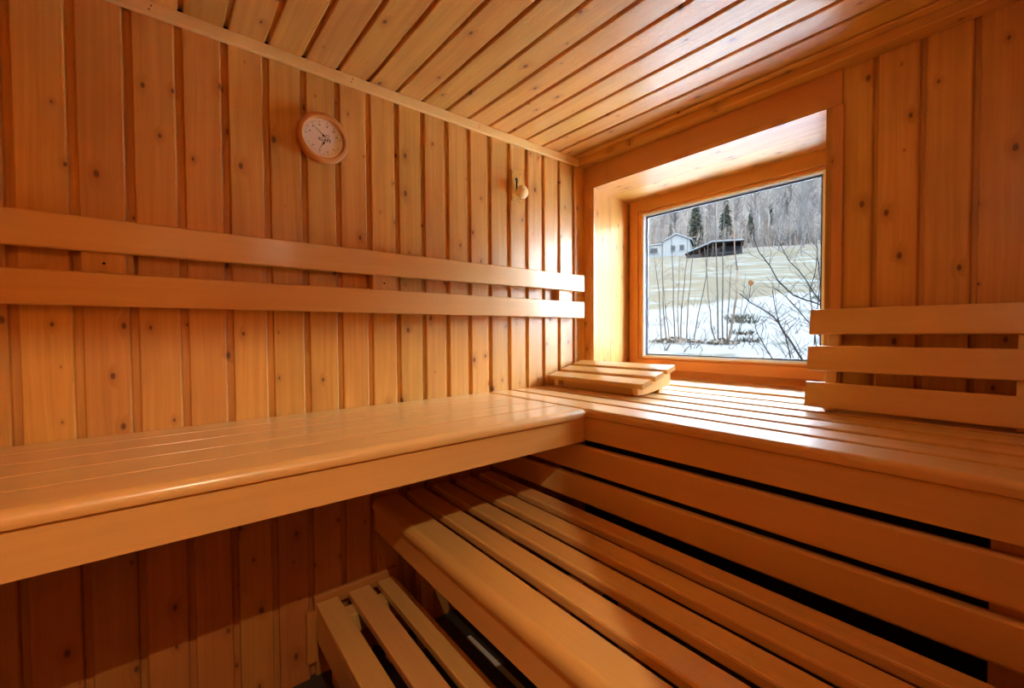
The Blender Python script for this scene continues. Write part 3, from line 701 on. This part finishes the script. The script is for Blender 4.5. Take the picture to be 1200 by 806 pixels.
# saplings close to the window
def twiggy(V, F, pts, R, n, ln, w):
    for _ in range(n):
        i = R.randrange(len(pts) - 1); p = Vector(pts[i]).lerp(Vector(pts[i + 1]), R.random())
        if p.z - pts[0][2] < 0.25: continue
        a = R.uniform(0, 6.283); L_ = ln * R.uniform(0.5, 1.2); e = p + Vector((math.cos(a) * 0.75, math.sin(a) * 0.75, R.uniform(0.2, 1.0))) * L_
        m = p.lerp(e, 0.5) + Vector((R.uniform(-.03, .03), R.uniform(-.03, .03), R.uniform(-.03, .03)))
        tube(V, F, [p, m, e], [w, w * 0.7, w * 0.4], 3)
        if R.random() < 0.6:
            a += R.uniform(-1, 1); tube(V, F, [m, m + Vector((math.cos(a) * 0.6, math.sin(a) * 0.6, R.uniform(0.2, 0.9))) * L_ * 0.5], [w * 0.6, w * 0.3], 3)
def clump(name, label, cat, stems, mats, rads, seed, ntw, ln, tw, twmat):
    R = random.Random(seed); b = stems[0][0]
    t = thing(name, b, label, cat)
    for st_, mt, r in zip(stems, mats, rads):
        # soften the polyline
        P = [Vector(p) for p in st_]; Q = [P[0]]
        for i in range(len(P) - 1): Q += [P[i].lerp(P[i + 1], 0.5) + Vector((R.uniform(-.012, .012), R.uniform(-.012, .012), 0)), P[i + 1]]
        V, F = [], []; n = len(Q)
        tube(V, F, Q, [r * (0.95 - 0.6 * i / (n - 1)) for i in range(n)], 6)
        so = link('stem', mesh('stem', V, F, 60), mt, t)
        V, F = [], []; twiggy(V, F, [tuple(q) for q in Q], R, ntw, ln, tw)
        if V: link('twigs', mesh('twigs', V, F), twmat, so)
    return t
SA = [[(-2.68, 5.13, 0.9), (-2.69, 5.04, 1.9), (-2.79, 5.03, 2.58)], [(-2.57, 5.12, 0.9), (-2.59, 5.02, 1.57), (-2.63, 5.05, 2.37), (-2.81, 5.29, 3.12)],
      [(-2.73, 5.47, 0.95), (-2.83, 5.49, 1.54), (-2.81, 5.32, 2.23)], [(-2.57, 5.37, 0.93), (-2.58, 5.32, 1.65), (-2.55, 5.24, 2.39), (-2.52, 5.14, 3.22)],
      [(-2.41, 5.23, 0.9), (-2.48, 5.29, 1.57), (-2.48, 5.35, 2.5)], [(-2.56, 5.55, 0.95), (-2.58, 5.61, 1.61), (-2.45, 5.47, 2.03), (-2.41, 5.5, 2.51), (-2.49, 5.7, 3.23)],
      [(-2.45, 5.56, 0.95), (-2.47, 5.62, 1.47), (-2.47, 5.71, 2.0), (-2.23, 5.38, 2.61)], [(-2.32, 5.53, 0.94), (-2.26, 5.59, 1.46), (-2.13, 5.62, 2.14), (-2.03, 5.45, 2.45), (-2.07, 5.62, 3.46)]]
SB = [[(-1.78, 5.31, 0.88), (-1.87, 5.27, 1.23), (-1.94, 5.3, 1.76), (-1.94, 5.17, 2.54)], [(-1.79, 5.35, 0.88), (-1.84, 5.42, 1.73), (-1.83, 5.36, 2.31), (-1.94, 5.53, 3.44)],
      [(-1.83, 5.6, 0.93), (-1.87, 5.67, 1.87), (-1.86, 5.64, 2.44), (-1.88, 5.73, 3.44)], [(-1.7, 5.47, 0.9), (-1.65, 5.42, 1.71), (-1.62, 5.42, 2.25)],
      [(-1.76, 5.6, 0.92), (-1.67, 5.64, 1.47), (-1.6, 5.57, 1.72), (-1.69, 5.81, 2.2), (-1.63, 5.56, 2.49), (-1.75, 5.74, 3.3)],
      [(-1.68, 5.51, 0.9), (-1.53, 5.54, 1.19), (-1.5, 5.81, 1.72), (-1.34, 5.46, 1.91)], [(-1.58, 5.51, 0.9), (-1.49, 5.49, 1.53), (-1.48, 5.62, 2.11)]]
SH = [[(0.30, 3.05, 0.62), (0.15, 3.08, 0.8), (0.0, 3.05, 1.07), (-0.07, 2.94, 1.25), (-0.18, 2.96, 1.36), (-0.38, 3.06, 1.47), (-0.42, 2.9, 1.56)], [(0.02, 2.85, 0.64), (-0.03, 2.81, 0.83), (-0.19, 2.78, 1.12), (-0.22, 2.76, 1.28)],
      [(0.06, 3.0, 0.65), (0.03, 2.99, 0.84), (-0.01, 2.93, 1.13), (-0.07, 2.94, 1.25), (-0.07, 2.77, 1.56)], [(0.30, 3.35, 0.66), (0.14, 3.45, 1.11), (-0.06, 3.42, 1.4), (-0.15, 3.38, 1.53), (-0.31, 3.43, 1.66)],
      [(0.36, 2.95, 0.62), (0.28, 2.92, 1.41), (0.07, 2.88, 1.51), (-0.05, 2.84, 1.66), (-0.16, 2.68, 1.93), (-0.31, 2.88, 2.23)], [(0.32, 3.3, 0.66), (0.18, 3.4, 1.41), (0.04, 3.31, 1.7), (-0.07, 3.2, 1.88), (-0.18, 3.22, 2.11)],
      [(0.28, 3.02, 0.64), (0.25, 3.0, 0.83), (0.16, 3.03, 1.56), (0.24, 2.96, 1.86)], [(0.26, 2.9, 0.63), (0.22, 2.88, 0.82), (0.26, 2.85, 1.23), (0.26, 2.97, 1.62), (0.26, 2.84, 2.0)]]
clump('sapling_clump', 'cluster of thin bare sapling stems at the left of the window view', 'sapling', SA, [bark_stem] * 8, [.011, .012, .010, .013, .011, .012, .013, .011], 3, 11, 0.30, 0.0026, bark_stem)
clump('sapling_clump', 'fan of bare sapling stems rising from one stump mid-window', 'sapling', SB, [bark_stem, bark_stem, bark_stem, bark_stem, bark_brown, bark_dark, bark_stem], [.013, .015, .014, .012, .020, .008, .007], 5, 10, 0.30, 0.0026, bark_stem)
clump('bare_shrub', 'dark arching bare shrub at the right of the window view', 'shrub', SH, [bark_dark] * 8, [.012, .008, .009, .008, .010, .009, .008, .008], 8, 34, 0.26, 0.0024, bark_dark)
# dry leaf on a twig, litter and tufts
lf = [(0.0, -0.05), (0.035, -0.02), (0.04, 0.02), (0.012, 0.045), (-0.02, 0.05), (-0.04, 0.02), (-0.03, -0.02)]
tag(poly_prism('dry_leaf', lf, 0.004, leafm, None, frame_m((-1.335, 5.458, 1.925), (0.9, 0.42, 0), (0, 0, 1))), 'single russet dry leaf hanging on a thin sapling', 'leaf')
def litter_mesh(seed, rx, ry, hh, n):
    Q = random.Random(seed); V, F = [], []
    for _ in range(n):
        a = Q.uniform(0, 6.283); r = Q.random() ** 0.6; p = Vector((math.cos(a) * r * rx, math.sin(a) * r * ry, (1 - r) * hh * Q.random() + 0.02))
        u = Vector((Q.uniform(-1, 1), Q.uniform(-1, 1), Q.uniform(-.6, .6))).normalized() * Q.uniform(.02, .05); w = u.cross(Vector((Q.uniform(-1, 1), Q.uniform(-1, 1), Q.uniform(-1, 1)))).normalized() * 0.03
        b = len(V); V += [p - u, p + w, p + u, p - w]; F.append((b, b + 1, b + 2, b + 3))
    return mesh('leaf_litter', V, F)
for x, y, rx, ry, hh, n, lab in ((-2.50, 5.25, 0.5, 0.35, 0.10, 240, 'heap of dry brown leaf litter under the left saplings'), (-1.76, 5.42, 0.25, 0.22, 0.10, 150, 'dry brown leaf litter round the middle sapling stump')):
    tag(link('leaf_litter', litter_mesh(int(n), rx, ry, hh, n), litterm, ground, mw=Matrix.Translation((x, y, ground_z(x, y)))), lab, kind='stuff')
def tuft_mesh(seed):
    Q = random.Random(seed); V, F = [], []
    for _ in range(60):
        a = Q.uniform(0, 6.283); p = Vector((Q.uniform(-.16, .16), Q.uniform(-.08, .08), -0.02)); e = p + Vector((math.cos(a) * .08, math.sin(a) * .08, Q.uniform(.03, .11))); s = Vector((0.012, 0.004, 0)); b = len(V)
        V += [p - s, p + s, e]; F.append((b, b + 1, b + 2))
    return mesh('grass_tuft', V, F)
tm_ = [tuft_mesh(s) for s in range(3)]
for i, (x, y, sc, lab) in enumerate(((-2.28, 7.45, 1.5, 'farthest grass tuft poking through the snow right of the sapling fan'), (-1.86, 6.43, 1.3, 'middle grass tuft poking through the snow right of the sapling fan'), (-1.50, 5.75, 1.2, 'nearest grass tuft in the snow right of the sapling fan'), (-2.55, 7.9, 1.5, 'grass tuft in the snow behind the sapling fan'))):
    tag(link('grass_tuft', tm_[i % 3], tuftm, mw=Matrix.Translation((x, y, ground_z(x, y))) @ Matrix.Scale(sc, 4)), lab, 'grass tuft', 'grass tufts in the snow')

# low brush and dead stalks sticking out of the snow between the saplings
Q = random.Random(77); V, F = [], []
for _ in range(170):
    d = Q.uniform(6.2, 13.5); s_ = Q.uniform(-0.24, 0.22) * d; x, y = xy(d, s_); z = ground_z(x, y)
    n_ = Q.choice((1, 1, 2, 4))
    for _k in range(n_):
        p = Vector((x + Q.uniform(-.06, .06), y + Q.uniform(-.06, .06), z - 0.02)); a = Q.uniform(0, 6.283); L_ = Q.uniform(0.06, 0.38)
        e = p + Vector((math.cos(a) * 0.6, math.sin(a) * 0.6, Q.uniform(0.4, 1.1))) * L_
        tube(V, F, [p, p.lerp(e, 0.5) + Vector((0, 0, 0.02)), e], [0.005, 0.004, 0.002], 3)
tag(link('dead_stalks', mesh('dead_stalks', V, F), bark_stem, ground), 'scattered dark dead stalks poking out of the snowy bank', kind='stuff')

# undergrowth that covers the wooded hill
for nm, mt, cnt, sd, lab in (('pale_undergrowth', bark_pale, 2600, 5, 'pale thicket of saplings and snow-dusted brush covering the hillside'), ('grey_undergrowth', bark_grey, 3000, 6, 'grey leafless undergrowth covering the wooded hillside'), ('brown_undergrowth', bark_brown, 1500, 7, 'brown dry undergrowth scattered over the wooded hillside')):
    Q = random.Random(sd); V, F = [], []
    for _ in range(cnt):
        d = 84 + 215 * Q.random() ** 1.3; s_ = Q.uniform(-0.27, 0.27) * d
        if nm.startswith('grey') and Q.random() > 0.35 + 1.6 * max(0.0, s_ / d + 0.12): continue
        x, y = xy(d, s_); z = ground_z(x, y); hh = Q.uniform(1.0, 5.5); r_ = 0.05 + d * 0.00025
        p = Vector((x, y, z - 0.3)); e = p + Vector((Q.uniform(-.25, .25), Q.uniform(-.25, .25), 1)) * hh
        m = p.lerp(e, 0.55)
        tube(V, F, [p, m, e], [r_, r_ * 0.7, r_ * 0.3], 3)
        for _k in range(3):
            b_ = p.lerp(e, Q.uniform(0.3, 0.8)); tube(V, F, [b_, b_ + Vector((Q.uniform(-1, 1), Q.uniform(-1, 1), Q.uniform(0.2, 1.0))) * hh * 0.3], [r_ * 0.6, r_ * 0.25], 3)
    tag(link(nm, mesh(nm, V, F), mt, ground), lab, kind='stuff')
